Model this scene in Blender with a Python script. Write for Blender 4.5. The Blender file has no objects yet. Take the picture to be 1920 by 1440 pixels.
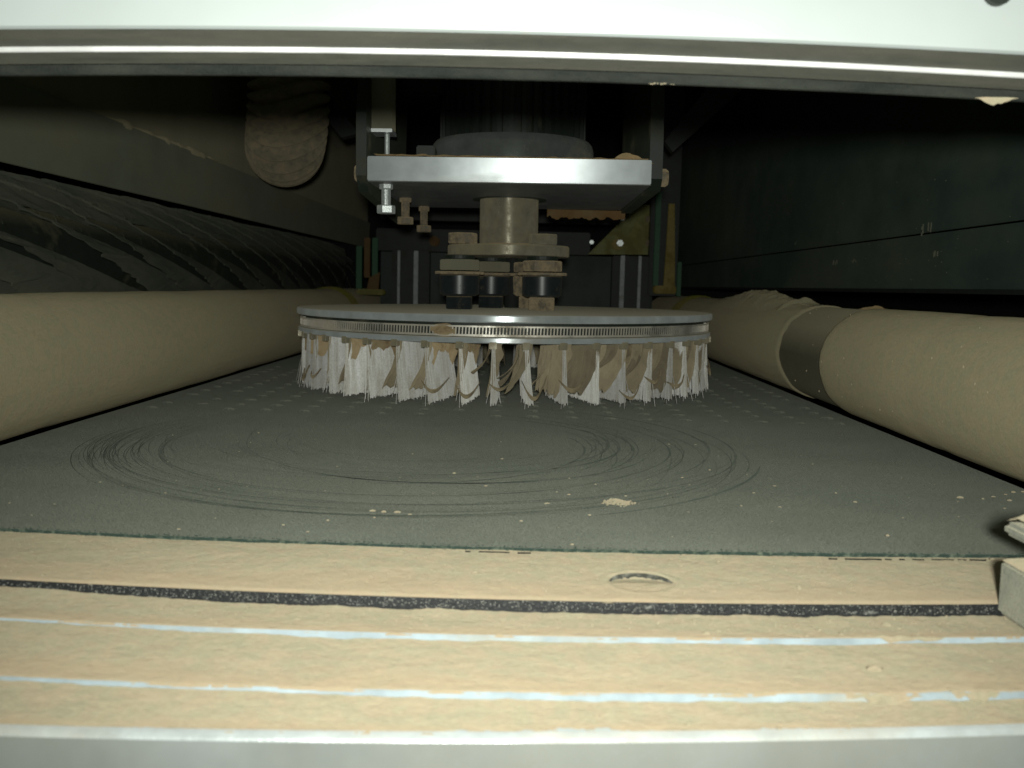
import bpy, bmesh, math, random
from mathutils import Vector, Matrix, noise
random.seed(7)
R = math.radians
sc = bpy.context.scene
COL = sc.collection

# ------------------------------------------------------------------ camera
def cam_axes(p, yw, r):
    p, yw, r = R(p), R(yw), R(r)
    fwd = Vector((-math.sin(yw)*math.cos(p), math.cos(yw)*math.cos(p), -math.sin(p)))
    right = fwd.cross(Vector((0, 0, 1))).normalized()
    up = right.cross(fwd)
    return right*math.cos(r)+up*math.sin(r), -right*math.sin(r)+up*math.cos(r), fwd
rr, uu, fw = cam_axes(5.85, .75, 1.35)
cd = bpy.data.cameras.new('camera'); cam = bpy.data.objects.new('camera', cd); COL.objects.link(cam)
m = Matrix((rr, uu, -fw)).transposed().to_4x4(); m.translation = Vector((0, 0, .10))
cam.matrix_world = m
cd.sensor_width = 36; cd.lens = 36*1800/1920; cd.clip_start = .01; cd.clip_end = 50
cd.dof.use_dof = True; cd.dof.focus_distance = .62; cd.dof.aperture_fstop = 22
sc.camera = cam

# ------------------------------------------------------------------ world and the camera's flash
w = bpy.data.worlds.new('World'); sc.world = w; w.use_nodes = True
bg = w.node_tree.nodes['Background']; bg.inputs[0].default_value = (.52, .62, .42, 1); bg.inputs[1].default_value = .13
ld = bpy.data.lights.new('flash', 'SPOT'); ld.spot_size = R(95); ld.spot_blend = 1; ld.shadow_soft_size = .010
ld.energy = 12.2; ld.color = (.968, 1, .905)
fl = bpy.data.objects.new('flash', ld); COL.objects.link(fl)
fl.location = (.002, -.06, .1175)
fl.rotation_euler = (R(90+4), 0, R(-1))
sc.view_settings.view_transform = 'Standard'; sc.view_settings.look = 'None'
sc.view_settings.exposure = 0; sc.view_settings.gamma = 1

# ------------------------------------------------------------------ materials
def newmat(name):
    M = bpy.data.materials.new(name); M.use_nodes = True
    nt = M.node_tree; b = nt.nodes['Principled BSDF']
    return M, nt, b
def N(nt, t, **kw):
    n = nt.nodes.new(t)
    for k, v in kw.items():
        if k.startswith('i_'):
            n.inputs[k[2:].replace('_', ' ')].default_value = v
        else: setattr(n, k, v)
    return n
def noise_node(nt, scale, detail=4, rough=.6, stretch=None):
    tc = N(nt, 'ShaderNodeTexCoord'); src = tc.outputs['Object']
    if stretch:
        mp = N(nt, 'ShaderNodeMapping'); mp.inputs['Scale'].default_value = stretch
        nt.links.new(src, mp.inputs[0]); src = mp.outputs[0]
    n = N(nt, 'ShaderNodeTexNoise'); n.inputs['Scale'].default_value = scale
    n.inputs['Detail'].default_value = detail; n.inputs['Roughness'].default_value = rough
    nt.links.new(src, n.inputs['Vector'])
    return n.outputs['Fac']
def ramp(nt, src, stops):
    r = N(nt, 'ShaderNodeValToRGB'); e = r.color_ramp.elements
    while len(e) < len(stops): e.new(.5)
    for k, (p, c) in enumerate(stops):
        e[k].position = p; e[k].color = (c, c, c, 1) if not isinstance(c, tuple) else (*c, 1)
    nt.links.new(src, r.inputs[0]); return r.outputs[0]
def mixc(nt, f, a, b):
    mx = N(nt, 'ShaderNodeMix', data_type='RGBA')
    if isinstance(f, (int, float)): mx.inputs[0].default_value = f
    else: nt.links.new(f, mx.inputs[0])
    for s, v in ((6, a), (7, b)):
        if isinstance(v, tuple): mx.inputs[s].default_value = (*v, 1)
        else: nt.links.new(v, mx.inputs[s])
    return mx.outputs[2]
def bump(nt, b, src, strength, dist):
    bp = N(nt, 'ShaderNodeBump'); bp.inputs['Strength'].default_value = strength; bp.inputs['Distance'].default_value = dist
    nt.links.new(src, bp.inputs['Height']); 
    prev = b.inputs['Normal'].links
    if prev: nt.links.new(prev[0].from_socket, bp.inputs['Normal'])
    nt.links.new(bp.outputs[0], b.inputs['Normal'])
def vary(M, lo, hi):
    nt = M.node_tree; b = nt.nodes['Principled BSDF']; oi = N(nt, 'ShaderNodeObjectInfo')
    mr = N(nt, 'ShaderNodeMapRange'); nt.links.new(oi.outputs['Random'], mr.inputs[0]); mr.inputs[3].default_value = lo; mr.inputs[4].default_value = hi
    src = b.inputs['Base Color'].links[0].from_socket; hs = N(nt, 'ShaderNodeHueSaturation')
    nt.links.new(mr.outputs[0], hs.inputs['Value']); nt.links.new(src, hs.inputs['Color']); nt.links.new(hs.outputs[0], b.inputs['Base Color'])
def math_n(nt, op, a, b=None):
    n = N(nt, 'ShaderNodeMath', operation=op)
    for k, v in ((0, a), (1, b)):
        if v is None: continue
        if isinstance(v, (int, float)): n.inputs[k].default_value = v
        else: nt.links.new(v, n.inputs[k])
    n.use_clamp = True
    return n.outputs[0]
def upness(nt, lo, hi):
    g = N(nt, 'ShaderNodeNewGeometry'); s = N(nt, 'ShaderNodeSeparateXYZ'); nt.links.new(g.outputs['Normal'], s.inputs[0])
    mr = N(nt, 'ShaderNodeMapRange'); nt.links.new(s.outputs[2], mr.inputs[0])
    mr.inputs[1].default_value = lo; mr.inputs[2].default_value = hi
    return mr.outputs[0]

DUST = (.475, .410, .292); DUST2 = (.39, .36, .26)
def dust_mat(name, c1=DUST, c2=DUST2, sc1=60, bs=.5, bd=.0004, sheen=.3, stretch=None, fine=1500):
    M, nt, b = newmat(name)
    n1 = noise_node(nt, sc1, 5, .65, stretch); n2 = noise_node(nt, fine, 3, .7)
    col = mixc(nt, ramp(nt, n1, [(.35, 0.), (.65, 1.)]), c1, c2)
    mottle = mixc(nt, ramp(nt, noise_node(nt, 520, 4, .75), [(.32, 0.), (.68, 1.)]), tuple(v*.66 for v in c1), tuple(min(1, v*1.22) for v in c1))  # random lighter and darker mottling of the dust
    hue = mixc(nt, ramp(nt, noise_node(nt, 150, 3, .6), [(.38, 0.), (.62, 1.)]), tuple(v*q for v, q in zip(c1, (1.05, .90, .88))), tuple(v*q for v, q in zip(c2, (.98, 1.02, .97))))
    nt.links.new(mixc(nt, .35, mixc(nt, .5, col, mottle), hue), b.inputs['Base Color'])
    b.inputs['Roughness'].default_value = 1; b.inputs['Specular IOR Level'].default_value = .05
    b.inputs['Diffuse Roughness'].default_value = 1
    b.inputs['Sheen Weight'].default_value = sheen; b.inputs['Sheen Roughness'].default_value = .6
    b.inputs['Sheen Tint'].default_value = (*c1, 1)
    bump(nt, b, n2, bs, bd*.7); bump(nt, b, noise_node(nt, 260, 4, .7, stretch), bs, bd)
    return M
def coated(name, base, dustc, cover=.5, up=None, rough=.5, metal=0., sc1=30, stretch=None, sheen=0., bs=.3, bd=.0003, soft=.15, spec=.4):
    """base surface with an uneven film of dust; dust also settles on what faces up"""
    M, nt, b = newmat(name)
    n1 = noise_node(nt, sc1, 6, .65, stretch); n2 = noise_node(nt, 900, 2, .6)
    f = ramp(nt, n1, [(max(0, 1-cover-soft-.0)*.6+.2-.2*soft, 0.), (min(1, (1-cover+soft)*.6+.2), 1.)])
    if up: f = math_n(nt, 'ADD', f, upness(nt, *up))
    f = math_n(nt, 'MULTIPLY', f, ramp(nt, n2, [(.25, .65), (.6, 1.)]))
    tone = mixc(nt, ramp(nt, noise_node(nt, sc1*3, 4, .6), [(.3, 0.), (.7, 1.)]), tuple(v*.8 for v in base), tuple(v*1.15 for v in base))
    nt.links.new(mixc(nt, f, tone, dustc), b.inputs['Base Color'])
    r = N(nt, 'ShaderNodeMapRange'); nt.links.new(f, r.inputs[0]); r.inputs[3].default_value = rough; r.inputs[4].default_value = 1
    nt.links.new(r.outputs[0], b.inputs['Roughness'])
    if metal:
        r = N(nt, 'ShaderNodeMapRange'); nt.links.new(f, r.inputs[0]); r.inputs[3].default_value = metal; r.inputs[4].default_value = 0
        nt.links.new(r.outputs[0], b.inputs['Metallic'])
    b.inputs['Specular IOR Level'].default_value = spec
    b.inputs['Diffuse Roughness'].default_value = .8
    if sheen:
        b.inputs['Sheen Weight'].default_value = sheen; b.inputs['Sheen Roughness'].default_value = .5
        b.inputs['Sheen Tint'].default_value = (*[min(1, v*1.6) for v in dustc], 1)
    bump(nt, b, n2, bs, bd)
    return M

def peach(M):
    nt = M.node_tree; b = nt.nodes['Principled BSDF']; at = N(nt, 'ShaderNodeAttribute', attribute_name='front_tint')
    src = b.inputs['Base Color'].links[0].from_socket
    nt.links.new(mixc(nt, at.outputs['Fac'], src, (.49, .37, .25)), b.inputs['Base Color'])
M_dust = dust_mat('wood_dust')
M_dust_fore = dust_mat('fore_wood_dust', bs=1., bd=.0005, stretch=(.75, 1, 1), fine=1900)
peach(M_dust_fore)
M_dust_dim = dust_mat('brown_dust', (.42, .30, .16), (.30, .23, .13), 90)
M_belt = coated('green_grey_belt', (.113, .129, .112), (.205, .212, .176), .5, None, .9, 0, 5, (1, 1.6, 1), .5, 1., .0009, .5, .1)
M_belt_edge = coated('belt_fabric_edge', (.040, .066, .054), (.22, .25, .19), .3, None, .95, 0, 300, None, .0, .6, .0005)
M_mark = coated('swept_mark', (.045, .056, .048), (.11, .12, .10), .4, None, 1, 0, 40, None, .1)
M_smear = coated('swept_smear', (.080, .093, .080), (.135, .142, .115), .4, None, .95, 0, 30, None, .1)
M_nub = coated('belt_nub', (.098, .113, .096), (.22, .215, .165), .35, None, .9, 0, 200, None, .4)
M_roller = dust_mat('roller_dust', (.345, .300, .195), (.26, .255, .17), 14, .9, .0006, .12, (1.2, .5, 1))
M_roller_core = coated('dark_roller_rubber', (.045, .043, .032), (.19, .17, .11), .10, (.05, .62), .6, 0, 60, (.6, 3, .6), .3)
M_alu = coated('machined_aluminium', (.80, .82, .84), (.5, .46, .36), .12, None, .34, .9, 12, (1, 1, 6), 0, .15, .00008)
M_aluplate = coated('brushed_aluminium', (.58, .62, .65), (.42, .38, .29), .06, None, .36, .55, 9, (.25, 1, 1), 0, .06, .00003, .3)
M_steel = coated('turned_steel', (.30, .28, .215), (.27, .22, .13), .35, (.5, .95), .22, .40, 40, (1, 1, .7), .1, .0, .00003, .3)
def aniso(M, amount, tangent=None):
    nt = M.node_tree; b = nt.nodes['Principled BSDF']; b.inputs['Anisotropic'].default_value = amount; b.inputs['Anisotropic Rotation'].default_value = .25
    if tangent:
        c = N(nt, 'ShaderNodeCombineXYZ'); [setattr(c.inputs[k], 'default_value', tangent[k]) for k in range(3)]; nt.links.new(c.outputs[0], b.inputs['Tangent'])
    else:
        tn = N(nt, 'ShaderNodeTangent', direction_type='RADIAL', axis='Z'); nt.links.new(tn.outputs[0], b.inputs['Tangent'])
M_disc = coated('disc_aluminium', (.46, .50, .52), (.25, .22, .15), .14, (.6, .9), .28, .40, 18, None, .1, .05, .00003, .25)
aniso(M_disc, .8); aniso(M_steel, .85); aniso(M_aluplate, .85, (1, 0, 0))
M_band = coated('slotted_band_steel', (.62, .60, .55), (.33, .27, .18), .35, None, .30, .8, 25, None, .1, .1, .00004, .3)
M_dark = coated('dark_painted_steel', (.016, .022, .017), (.11, .10, .06), .18, (.5, 1), .55, 0, 20, None, .1)
M_flange = coated('grey_motor_casting', (.13, .14, .135), (.2, .17, .1), .15, None, .25, .3, 20, None, .05)
M_rail = coated('bright_rail', (.42, .45, .46), (.3, .27, .2), .2, None, .5, 0, 40)
M_under = coated('shaded_plate', (.10, .105, .10), (.2, .16, .1), .2, None, .5, .2, 14)
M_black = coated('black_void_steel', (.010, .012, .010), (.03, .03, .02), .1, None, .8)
M_rubber = coated('dark_rubber_buffer', (.018, .024, .026), (.20, .15, .085), .10, (.4, .9), .35, 0, 60, None, .1, .2, .0001, .2)
M_tan = coated('dusty_bolt', (.15, .13, .095), (.33, .255, .16), .5, (.3, .8), .6, .2, 120, None, .2)
M_zinc = coated('zinc_bolt', (.62, .66, .66), (.4, .34, .24), .2, (.7, 1), .35, .6, 80)
M_lpanel = coated('grey_green_side_panel', (.092, .116, .095), (.16, .145, .095), .45, None, .7, 0, 5, (1, .6, 1.3), .25, .3, .0003, .35)
M_lpanel2 = coated('brown_grey_side_panel', (.165, .168, .125), (.23, .20, .13), .5, None, .75, 0, 5, None, .25, .3, .0003, .35)
M_rpanel = coated('dark_green_side_panel', (.028, .044, .038), (.085, .09, .06), .22, None, .55, 0, 4, (1, .5, 1), .15, .25, .0002, .3)
M_strip = coated('black_abrasive_strip', (.080, .092, .073), (.18, .185, .135), .35, None, .9, 0, 30, (1, .3, 1), .5, 1., .002, .3)
M_hose = coated('dusty_corrugated_hose', (.20, .18, .13), (.32, .26, .165), .5, None, .9, 0, 70, None, .35)
M_white, nt, b = newmat('white_painted_panel')
n1 = noise_node(nt, 9, 5, .6); n2 = noise_node(nt, 130, 4, .7)
c = mixc(nt, ramp(nt, n1, [(.3, 0.), (.75, 1.)]), (.46, .50, .505), (.40, .44, .43))
c = mixc(nt, ramp(nt, n2, [(.66, 0.), (.80, .6)]), c, (.55, .48, .36))
nt.links.new(c, b.inputs['Base Color']); b.inputs['Roughness'].default_value = .35
M_seal = coated('dusty_grey_seal', (.070, .074, .064), (.15, .14, .11), .30, None, .7, 0, 45, (.3, 1, 1), .1, .6, .0005, .35)
M_fuzz = coated('black_fuzzy_seal', (.012, .015, .013), (.07, .075, .06), .22, None, .8, 0, 60, (.3, 1, 1), .0, 1., .0008, .3)
M_brightalu = coated('bright_trim', (.80, .80, .80), (.6, .55, .45), .1, None, .4, .3, 20)
M_blueface = coated('pale_blue_step', (.43, .51, .56), (.50, .45, .33), .16, None, .55, 0, 30, (.6, 1, 1), .1, .5, .0003, .2)
M_lip = coated('bare_lip_highlight', (.60, .64, .65), (.5, .45, .36), .2, None, .35, .2, 30, (.6, 1, 1), .05, .5, .0003, .25)
M_sparkle = coated('gritty_black_rubber', (.016, .018, .020), (.42, .42, .38), .16, None, .6, 0, 320, (.7, 1, 1), .2, 1., .0006, .12)
M_front = coated('grey_blue_front', (.27, .29, .295), (.27, .265, .22), .35, None, .5, 0, 9, (1, 1, 1), .15, .2, .0002, .35)
M_brightgrit = coated('pale_grit', (.38, .38, .35), (.45, .43, .36), .4, None, .8)
M_recess = coated('worn_recess_wall', (.07, .07, .06), (.30, .29, .24), .35, None, .8, 0, 300)
M_bracket = coated('dusty_grey_bracket', (.17, .18, .16), (.40, .38, .29), .42, (.3, .9), .8, 0, 45, None, .3, .8, .0008, .35)
M_yellow = coated('yellow_paint', (.26, .19, .012), (.20, .15, .05), .3, None, .5, 0, 40)
M_ygreen = coated('yellow_green_paint', (.21, .20, .035), (.20, .16, .07), .35, None, .5, 0, 20)
M_green = coated('green_wire', (.012, .10, .035), (.08, .08, .03), .15, None, .5)
M_orange = coated('orange_dust', (.17, .095, .035), (.20, .14, .07), .4, None, .8)
M_bristle = coated('pale_bristle', (.80, .80, .79), (.36, .31, .23), .28, None, .75, 0, 240, (1, 1, .05), .15, .3, .0002, .35)
M_sand = coated('brown_sandpaper', (.19, .155, .105), (.42, .36, .24), .5, None, .9, 0, 28, None, .3, .8, .0005, .3)
M_pad = coated('caked_brown_dust', (.30, .215, .12), (.42, .33, .20), .5, None, .95, 0, 90, None, .3, .8, .0006)
M_curl = coated('dark_worn_strip', (.17, .135, .085), (.33, .27, .17), .45, None, .9, 0, 90)

vary(M_bristle, .62, 1.10); vary(M_sand, .6, 1.25); vary(M_pad, .7, 1.2)
# ------------------------------------------------------------------ mesh helpers
def link(name, bm, mat, parent=None, smooth=False, kind=None, label=None, loc=None):
    me = bpy.data.meshes.new(name)
    bmesh.ops.recalc_face_normals(bm, faces=bm.faces)
    if smooth:
        for f in bm.faces: f.smooth = True
    bm.to_mesh(me); bm.free(); me.materials.append(mat)
    if smooth == 'auto':
        me.set_sharp_from_angle(angle=R(35))
    return use(name, me, parent, kind, label, loc)
def use(name, me, parent=None, kind=None, label=None, loc=None):
    o = bpy.data.objects.new(name, me); COL.objects.link(o)
    if parent: o.parent = parent
    if kind: o['kind'] = kind
    if label: o['label'] = label
    if loc: o.location = loc
    return o
def thing(name, label, cat, loc=(0, 0, 0), group=None, rot=None):
    o = bpy.data.objects.new(name, None); COL.objects.link(o); o.location = loc
    o.empty_display_size = .02
    if rot: o.rotation_euler = rot
    return tag(o, label, cat, group)
def tag(o, label, cat, group=None):
    o['label'] = label; o['category'] = cat
    if group: o['group'] = group
    return o
def box(bm, a, b, bev=0):
    n0 = len(bm.verts)
    g = bmesh.ops.create_cube(bm, size=1)
    c = [(a[k]+b[k])/2 for k in range(3)]; s = [abs(b[k]-a[k]) for k in range(3)]
    for v in g['verts']: v.co = Vector((c[0]+v.co.x*s[0], c[1]+v.co.y*s[1], c[2]+v.co.z*s[2]))
    if bev:
        es = list({e for v in g['verts'] for e in v.link_edges})
        bmesh.ops.bevel(bm, geom=es, offset=bev, segments=2, affect='EDGES')
    return bm
def bx(a, b, bev=0): return box(bmesh.new(), a, b, bev)
def lathe(bm, prof, n=48, c=(0, 0), axis='z', a0=0, a1=2*math.pi, wob=None):
    """prof = [(radius, along)]"""
    full = abs(a1-a0-2*math.pi) < 1e-6
    cnt = n if full else n+1
    rings = []
    for r, h in prof:
        ring = []
        for k in range(cnt):
            a = a0+(a1-a0)*k/n
            q = r if wob is None else r+wob(a, h)
            x, y = c[0]+q*math.cos(a), c[1]+q*math.sin(a)
            ring.append(bm.verts.new((x, y, h) if axis == 'z' else (x, h, y)))
        rings.append(ring)
    for i in range(len(rings)-1):
        for k in range(n if full else n):
            k2 = (k+1) % cnt
            if not full and k+1 >= cnt: continue
            try: bm.faces.new((rings[i][k], rings[i][k2], rings[i+1][k2], rings[i+1][k]))
            except ValueError: pass
    return rings
def solid_lathe(bm, prof, n=48, c=(0, 0), axis='z'):
    rg = lathe(bm, prof, n, c, axis)
    for ring in (rg[0], rg[-1]):
        try: bm.faces.new(ring)
        except ValueError: pass
def cyl(c, r, z0, z1, n=32, bev=.0006):
    bm = bmesh.new()
    solid_lathe(bm, [(r-bev, z0), (r, z0+bev), (r, z1-bev), (r-bev, z1)], n, c); return bm
def hexa(c, r, z0, z1, rot=0):
    bm = bmesh.new()
    pr = [(r*.93, z0), (r, z0+.0008), (r, z1-.0008), (r*.93, z1)]
    rings = []
    for q, h in pr:
        rings.append([bm.verts.new((c[0]+q*math.cos(rot+k*math.pi/3), c[1]+q*math.sin(rot+k*math.pi/3), h)) for k in range(6)])
    for i in range(3):
        for k in range(6): bm.faces.new((rings[i][k], rings[i][(k+1) % 6], rings[i+1][(k+1) % 6], rings[i+1][k]))
    bm.faces.new(rings[0]); bm.faces.new(rings[-1]); return bm
def prism(pts, y0, y1, plane='xz'):
    bm = bmesh.new()
    def P(p, d): return (p[0], d, p[1]) if plane == 'xz' else ((d, p[0], p[1]) if plane == 'yz' else (p[0], p[1], d))
    A = [bm.verts.new(P(p, y0)) for p in pts]; B = [bm.verts.new(P(p, y1)) for p in pts]
    n = len(pts); bm.faces.new(A); bm.faces.new(B)
    for k in range(n): bm.faces.new((A[k], A[(k+1) % n], B[(k+1) % n], B[k]))
    return bm
def nz(x, y, z=0, s=1): return noise.noise(Vector((x*s, y*s, z*s)))
def fb(x, y, z=0, s=1, o=4): return noise.fractal(Vector((x*s, y*s, z*s)), 1., 2.1, o)
def quad(p):
    """parabola through three (x, v) points, kept straight outside them"""
    (x0, v0), (x1, v1), (x2, v2) = p
    def f(x):
        def q(x): return (v0*(x-x1)*(x-x2)/((x0-x1)*(x0-x2)) + v1*(x-x0)*(x-x2)/((x1-x0)*(x1-x2)) + v2*(x-x0)*(x-x1)/((x2-x0)*(x2-x1)))
        xc = max(-.2, min(.2, x)); s = (q(xc+1e-4)-q(xc-1e-4))/2e-4
        return q(xc)+s*(x-xc)
    return f
def grid(bm, nx, ny, fn):
    vs = [[bm.verts.new(fn(i/nx, j/ny)) for i in range(nx+1)] for j in range(ny+1)]
    for j in range(ny):
        for i in range(nx): bm.faces.new((vs[j][i], vs[j][i+1], vs[j+1][i+1], vs[j+1][i]))
    return vs
def mound(cx, cy, cz, rx, ry, h, seed, n=22, lump=.35):
    bm = bmesh.new(); rings = []
    for j in range(n//2+1):
        t = j/(n//2); ring = []
        for k in range(n):
            a = 2*math.pi*k/n
            e = 1+.35*nz(math.cos(a)*1.3, math.sin(a)*1.3, seed*3.1)
            x = cx+rx*t*e*math.cos(a); y = cy+ry*t*e*math.sin(a)
            z = cz-.0004+h*(math.cos(t*math.pi)*.5+.5)*(1+lump*fb(x*(.9/rx), y*(2.2/ry), seed)) + min(h*.10, .0004)*fb(x*300, y*300, seed)*(1-t)
            ring.append(bm.verts.new((x, y, z)))
        rings.append(ring)
    for j in range(len(rings)-1):
        for k in range(n): bm.faces.new((rings[j][k], rings[j][(k+1) % n], rings[j+1][(k+1) % n], rings[j+1][k]))
    bmesh.ops.remove_doubles(bm, verts=bm.verts, dist=1e-6)
    return bm

# ------------------------------------------------------------------ the machine's shell (setting)
def struct(name, bm, mat, smooth=False): return link(name, bm, mat, None, smooth, 'structure')
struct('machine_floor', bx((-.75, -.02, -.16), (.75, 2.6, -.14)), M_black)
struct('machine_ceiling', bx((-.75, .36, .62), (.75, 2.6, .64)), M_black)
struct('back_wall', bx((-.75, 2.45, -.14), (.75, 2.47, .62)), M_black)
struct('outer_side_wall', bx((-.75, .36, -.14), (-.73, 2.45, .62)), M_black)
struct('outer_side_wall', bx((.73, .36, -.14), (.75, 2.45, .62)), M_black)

# left panel: lower sheet and an upper sheet lapping over it
t = thing('side_panel', 'long grey green sheet steel panel with a dust ridge on the left side wall', 'panel', (-.40, 1.4, .185))
bm = bmesh.new()
grid(bm, 120, 8, lambda u, v: (-.004*nz(u*3, v, 5), -.9+u*1.95, v*.064))
for f in list(bm.faces): pass
g = bmesh.ops.extrude_face_region(bm, geom=list(bm.faces))
for e in g['geom']:
    if isinstance(e, bmesh.types.BMVert): e.co.x -= .004
link('lower_sheet', bm, M_lpanel, t, True and 'auto')
bm = bx((-.012, -.9, .0645), (-.006, 1.05, .43), .001)
link('upper_sheet', bm, M_lpanel2, t)
bm = bmesh.new()
def rid(u, v):
    y = -.9+u*1.0; a = v*math.pi
    amp = (.0040+.0025*fb(y*24, 2, 1))*max(.10, min(1, (y+.54)*9))*max(.0, min(1, (-.06-y)*7))
    return (-.005+amp*1.2*math.sin(a), y, .0635+amp*math.cos(a)*-1.2+.0005)
grid(bm, 220, 6, rid)
link('dust_ridge', bm, M_roller, t, True, 'stuff')

# right panel
t = thing('side_panel', 'dark green black sheet steel panel with a straight seam on the right side wall', 'panel', (.37, 1.4, .106))
link('lower_sheet', bx((0, -.85, 0), (.004, 1.05, .0505), .0008), M_rpanel, t)
link('upper_sheet', bx((-.003, -.85, .0520), (.003, 1.05, .50), .0012), M_rpanel, t)
link('hem', bx((.0045, -.85, -.004), (.03, 1.05, .0), 0), M_black, t)
bm = bmesh.new()
for (y, z, l) in [(1.338-1.4, .0619, .004), (.911-1.4, .0552, .009), (.895-1.4, .057, .008), (1.172-1.4, .0322, .006), (1.16-1.4, .032, .005), (.8838-1.4, .0321, .005), (1.10-1.4, .031, .003)]:
    for k in range(3):
        yy = y+random.uniform(-.006, .006); zz = z+random.uniform(-.002, .002)
        x = -.0035 if zz > .052 else -.0005
        box(bm, (x, yy, zz-l/2), (x+.0008, yy+.0016, zz+l/2*random.uniform(.2, 1)))
for k in range(90):
    yy = random.uniform(-.68, .5); zz = random.uniform(.008, .11); s = random.uniform(.0004, .0009)
    x = -.0034 if zz > .052 else -.0004
    if .0495 < zz < .053: continue
    box(bm, (x, yy, zz), (x+.0006, yy+s*1.5, zz+s))
link('scuff_mark', bm, M_lpanel, t, False, 'stuff')
t2 = thing('panel_flange', 'pale vertical sheet edge at the near end of the right side panel', 'flange', (.372, .708, .165))
bm = prism([(-.006, 0), (-.002, 0), (.004, .12), (0, .12)], 0, .004); link('flange_sheet', bm, M_lpanel2, t2)

# ------------------------------------------------------------------ belt
yb = quad([(-.2058, .3684), (-.0033, .3605), (.197, .3699)])
belt = thing('conveyor_belt', 'wide grey green rubber belt with dusty circular swirl marks and rows of nubs', 'belt', (0, 0, 0))
bm = bmesh.new()
XL, XR = -.3055, .2635
NX, NY = 150, 200
def bf(u, v):
    x = XL+(XR-XL)*u; y0 = yb(x)+.0006*fb(x*90, 3, 2); vv = v**1.8
    return (x, y0+(2.1-y0)*vv, .0004*fb(x*6, (y0+1.7*vv)*4, 4, 1, 2))
vs = grid(bm, NX, NY, bf)
be = bmesh.new()
q1 = [be.verts.new(v.co) for v in vs[0]]; q2 = [be.verts.new((v.co.x, v.co.y+.0005, -.0024)) for v in vs[0]]
for k in range(NX): be.faces.new((q2[k], q2[k+1], q1[k+1], q1[k]))
link('belt_edge', be, M_belt_edge, belt)
for ed, s in ((0, -1), (NX, 1)):
    lo = [bm.verts.new((row[ed].co.x, row[ed].co.y, -.0024)) for row in vs]
    for k in range(NY): bm.faces.new((lo[k], lo[k+1], vs[k+1][ed], vs[k][ed]))
link('belt_sheet', bm, M_belt, belt, 'auto')
# fabric fray along the near edge
bm = bmesh.new()
for k in range(2200):
    x = random.uniform(-.30, .27); y = yb(x)+random.uniform(-.0006, .0010); z = random.uniform(-.0015, .0004); s = random.uniform(.00012, .0003)
    box(bm, (x, y, z), (x+s*2, y+s, z+s))
link('frayed_edge', bm, M_belt_edge, belt, False, 'stuff')
# nubs
bm = bmesh.new(); solid_lathe(bm, [(.0058, -.0004), (.0052, .0006), (.0036, .0012), (.0012, .0015)], 16)
nub_me = bpy.data.meshes.new('nub')
for f in bm.faces: f.smooth = True
bm.to_mesh(nub_me); bm.free(); nub_me.materials.append(M_nub)
for j in range(13):
    for i in range(19):
        x = -.2855+i*.0293+random.uniform(-.0008, .0008); y = .731+j*.031+x*.012+random.uniform(-.001, .001)
        if x < XR-.008 and random.random() > .10:
            o = use('nub', nub_me, belt, loc=(x, y, 0)); q = random.uniform(.75, 1.05); o.scale = (q*.92, q*random.uniform(.7, 1.0), random.uniform(.4, 1.2))
# swept swirl marks: thin scored arcs
bm = bmesh.new()
def arc(cx, cy, r, a0, a1, wdt, wav=0, ph=0, ecc=1.):
    n = max(8, int(abs(a1-a0)*26)); prev = None
    for k in range(n+1):
        t = k/n; a = a0+(a1-a0)*t
        q = r*(1+wav*math.sin(a*5+ph)+.006*nz(a*2, ph))
        ww = wdt*.85*(.15+.85*math.sin(math.pi*t)**.5)*(.55+.6*abs(nz(a*6, ph, 3)))
        c, s = math.cos(a), math.sin(a)*ecc
        p = [(cx+(q-ww)*c, cy+(q-ww)*s, .00085), (cx+(q+ww)*c, cy+(q+ww)*s, .00085)]
        cur = [bm.verts.new(v) for v in p]
        if prev: bm.faces.new((prev[0], prev[1], cur[1], cur[0]))
        prev = cur
random.seed(11)
D = math.pi/180
for k in range(26):     # the heavy band of the rim
    cx = -.062+random.uniform(-.006, .006); cy = .598+random.uniform(-.004, .004)
    r = random.choice([.198, .194, .190, .186, .181, .176])+random.uniform(-.003, .003)
    a0 = random.uniform(175, 265); arc(cx, cy, r, a0*D, (a0+random.uniform(35, 120))*D, random.uniform(.00010, .00028), random.uniform(0, .006), k)
for k in range(26):     # right hand crossings
    cx = -.060+random.uniform(-.05, .004); cy = .60+random.uniform(-.03, .03)
    r = random.uniform(.12, .2); a0 = random.uniform(-75, -20)
    arc(cx, cy, r, a0*D, (a0+random.uniform(30, 95))*D, random.uniform(.0001, .0003), random.uniform(0, .015), k*3)
for k in range(34):     # inner rings
    cx = -.07+random.uniform(-.02, .04); cy = .61+random.uniform(-.02, .03)
    r = random.uniform(.08, .165); a0 = random.uniform(150, 300)
    arc(cx, cy, r, a0*D, (a0+random.uniform(40, 110))*D, random.uniform(.00008, .00022), random.uniform(0, .02), k*5)
for k in range(10):
    arc(-.062, .60, random.uniform(.17, .2), random.uniform(150, 185)*D, random.uniform(200, 240)*D, .0002, .02, k*7)
for k in range(8):
    arc(random.uniform(-.0, .09), random.uniform(.60, .66), random.uniform(.02, .05), -80*D, random.uniform(30, 80)*D, .0002, .05, k*9)
for v in range(16):   # fine single loops reaching out to the left
    arc(-.062+random.uniform(-.002, .002), .60+random.uniform(-.012, .012), random.uniform(.150, .199), random.uniform(140, 165)*D, random.uniform(225, 275)*D, random.uniform(.00012, .0002), random.uniform(0, .012), v*2.1)
link('swirl_mark', bm, M_mark, belt, False, 'stuff')
bm = bmesh.new()
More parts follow.
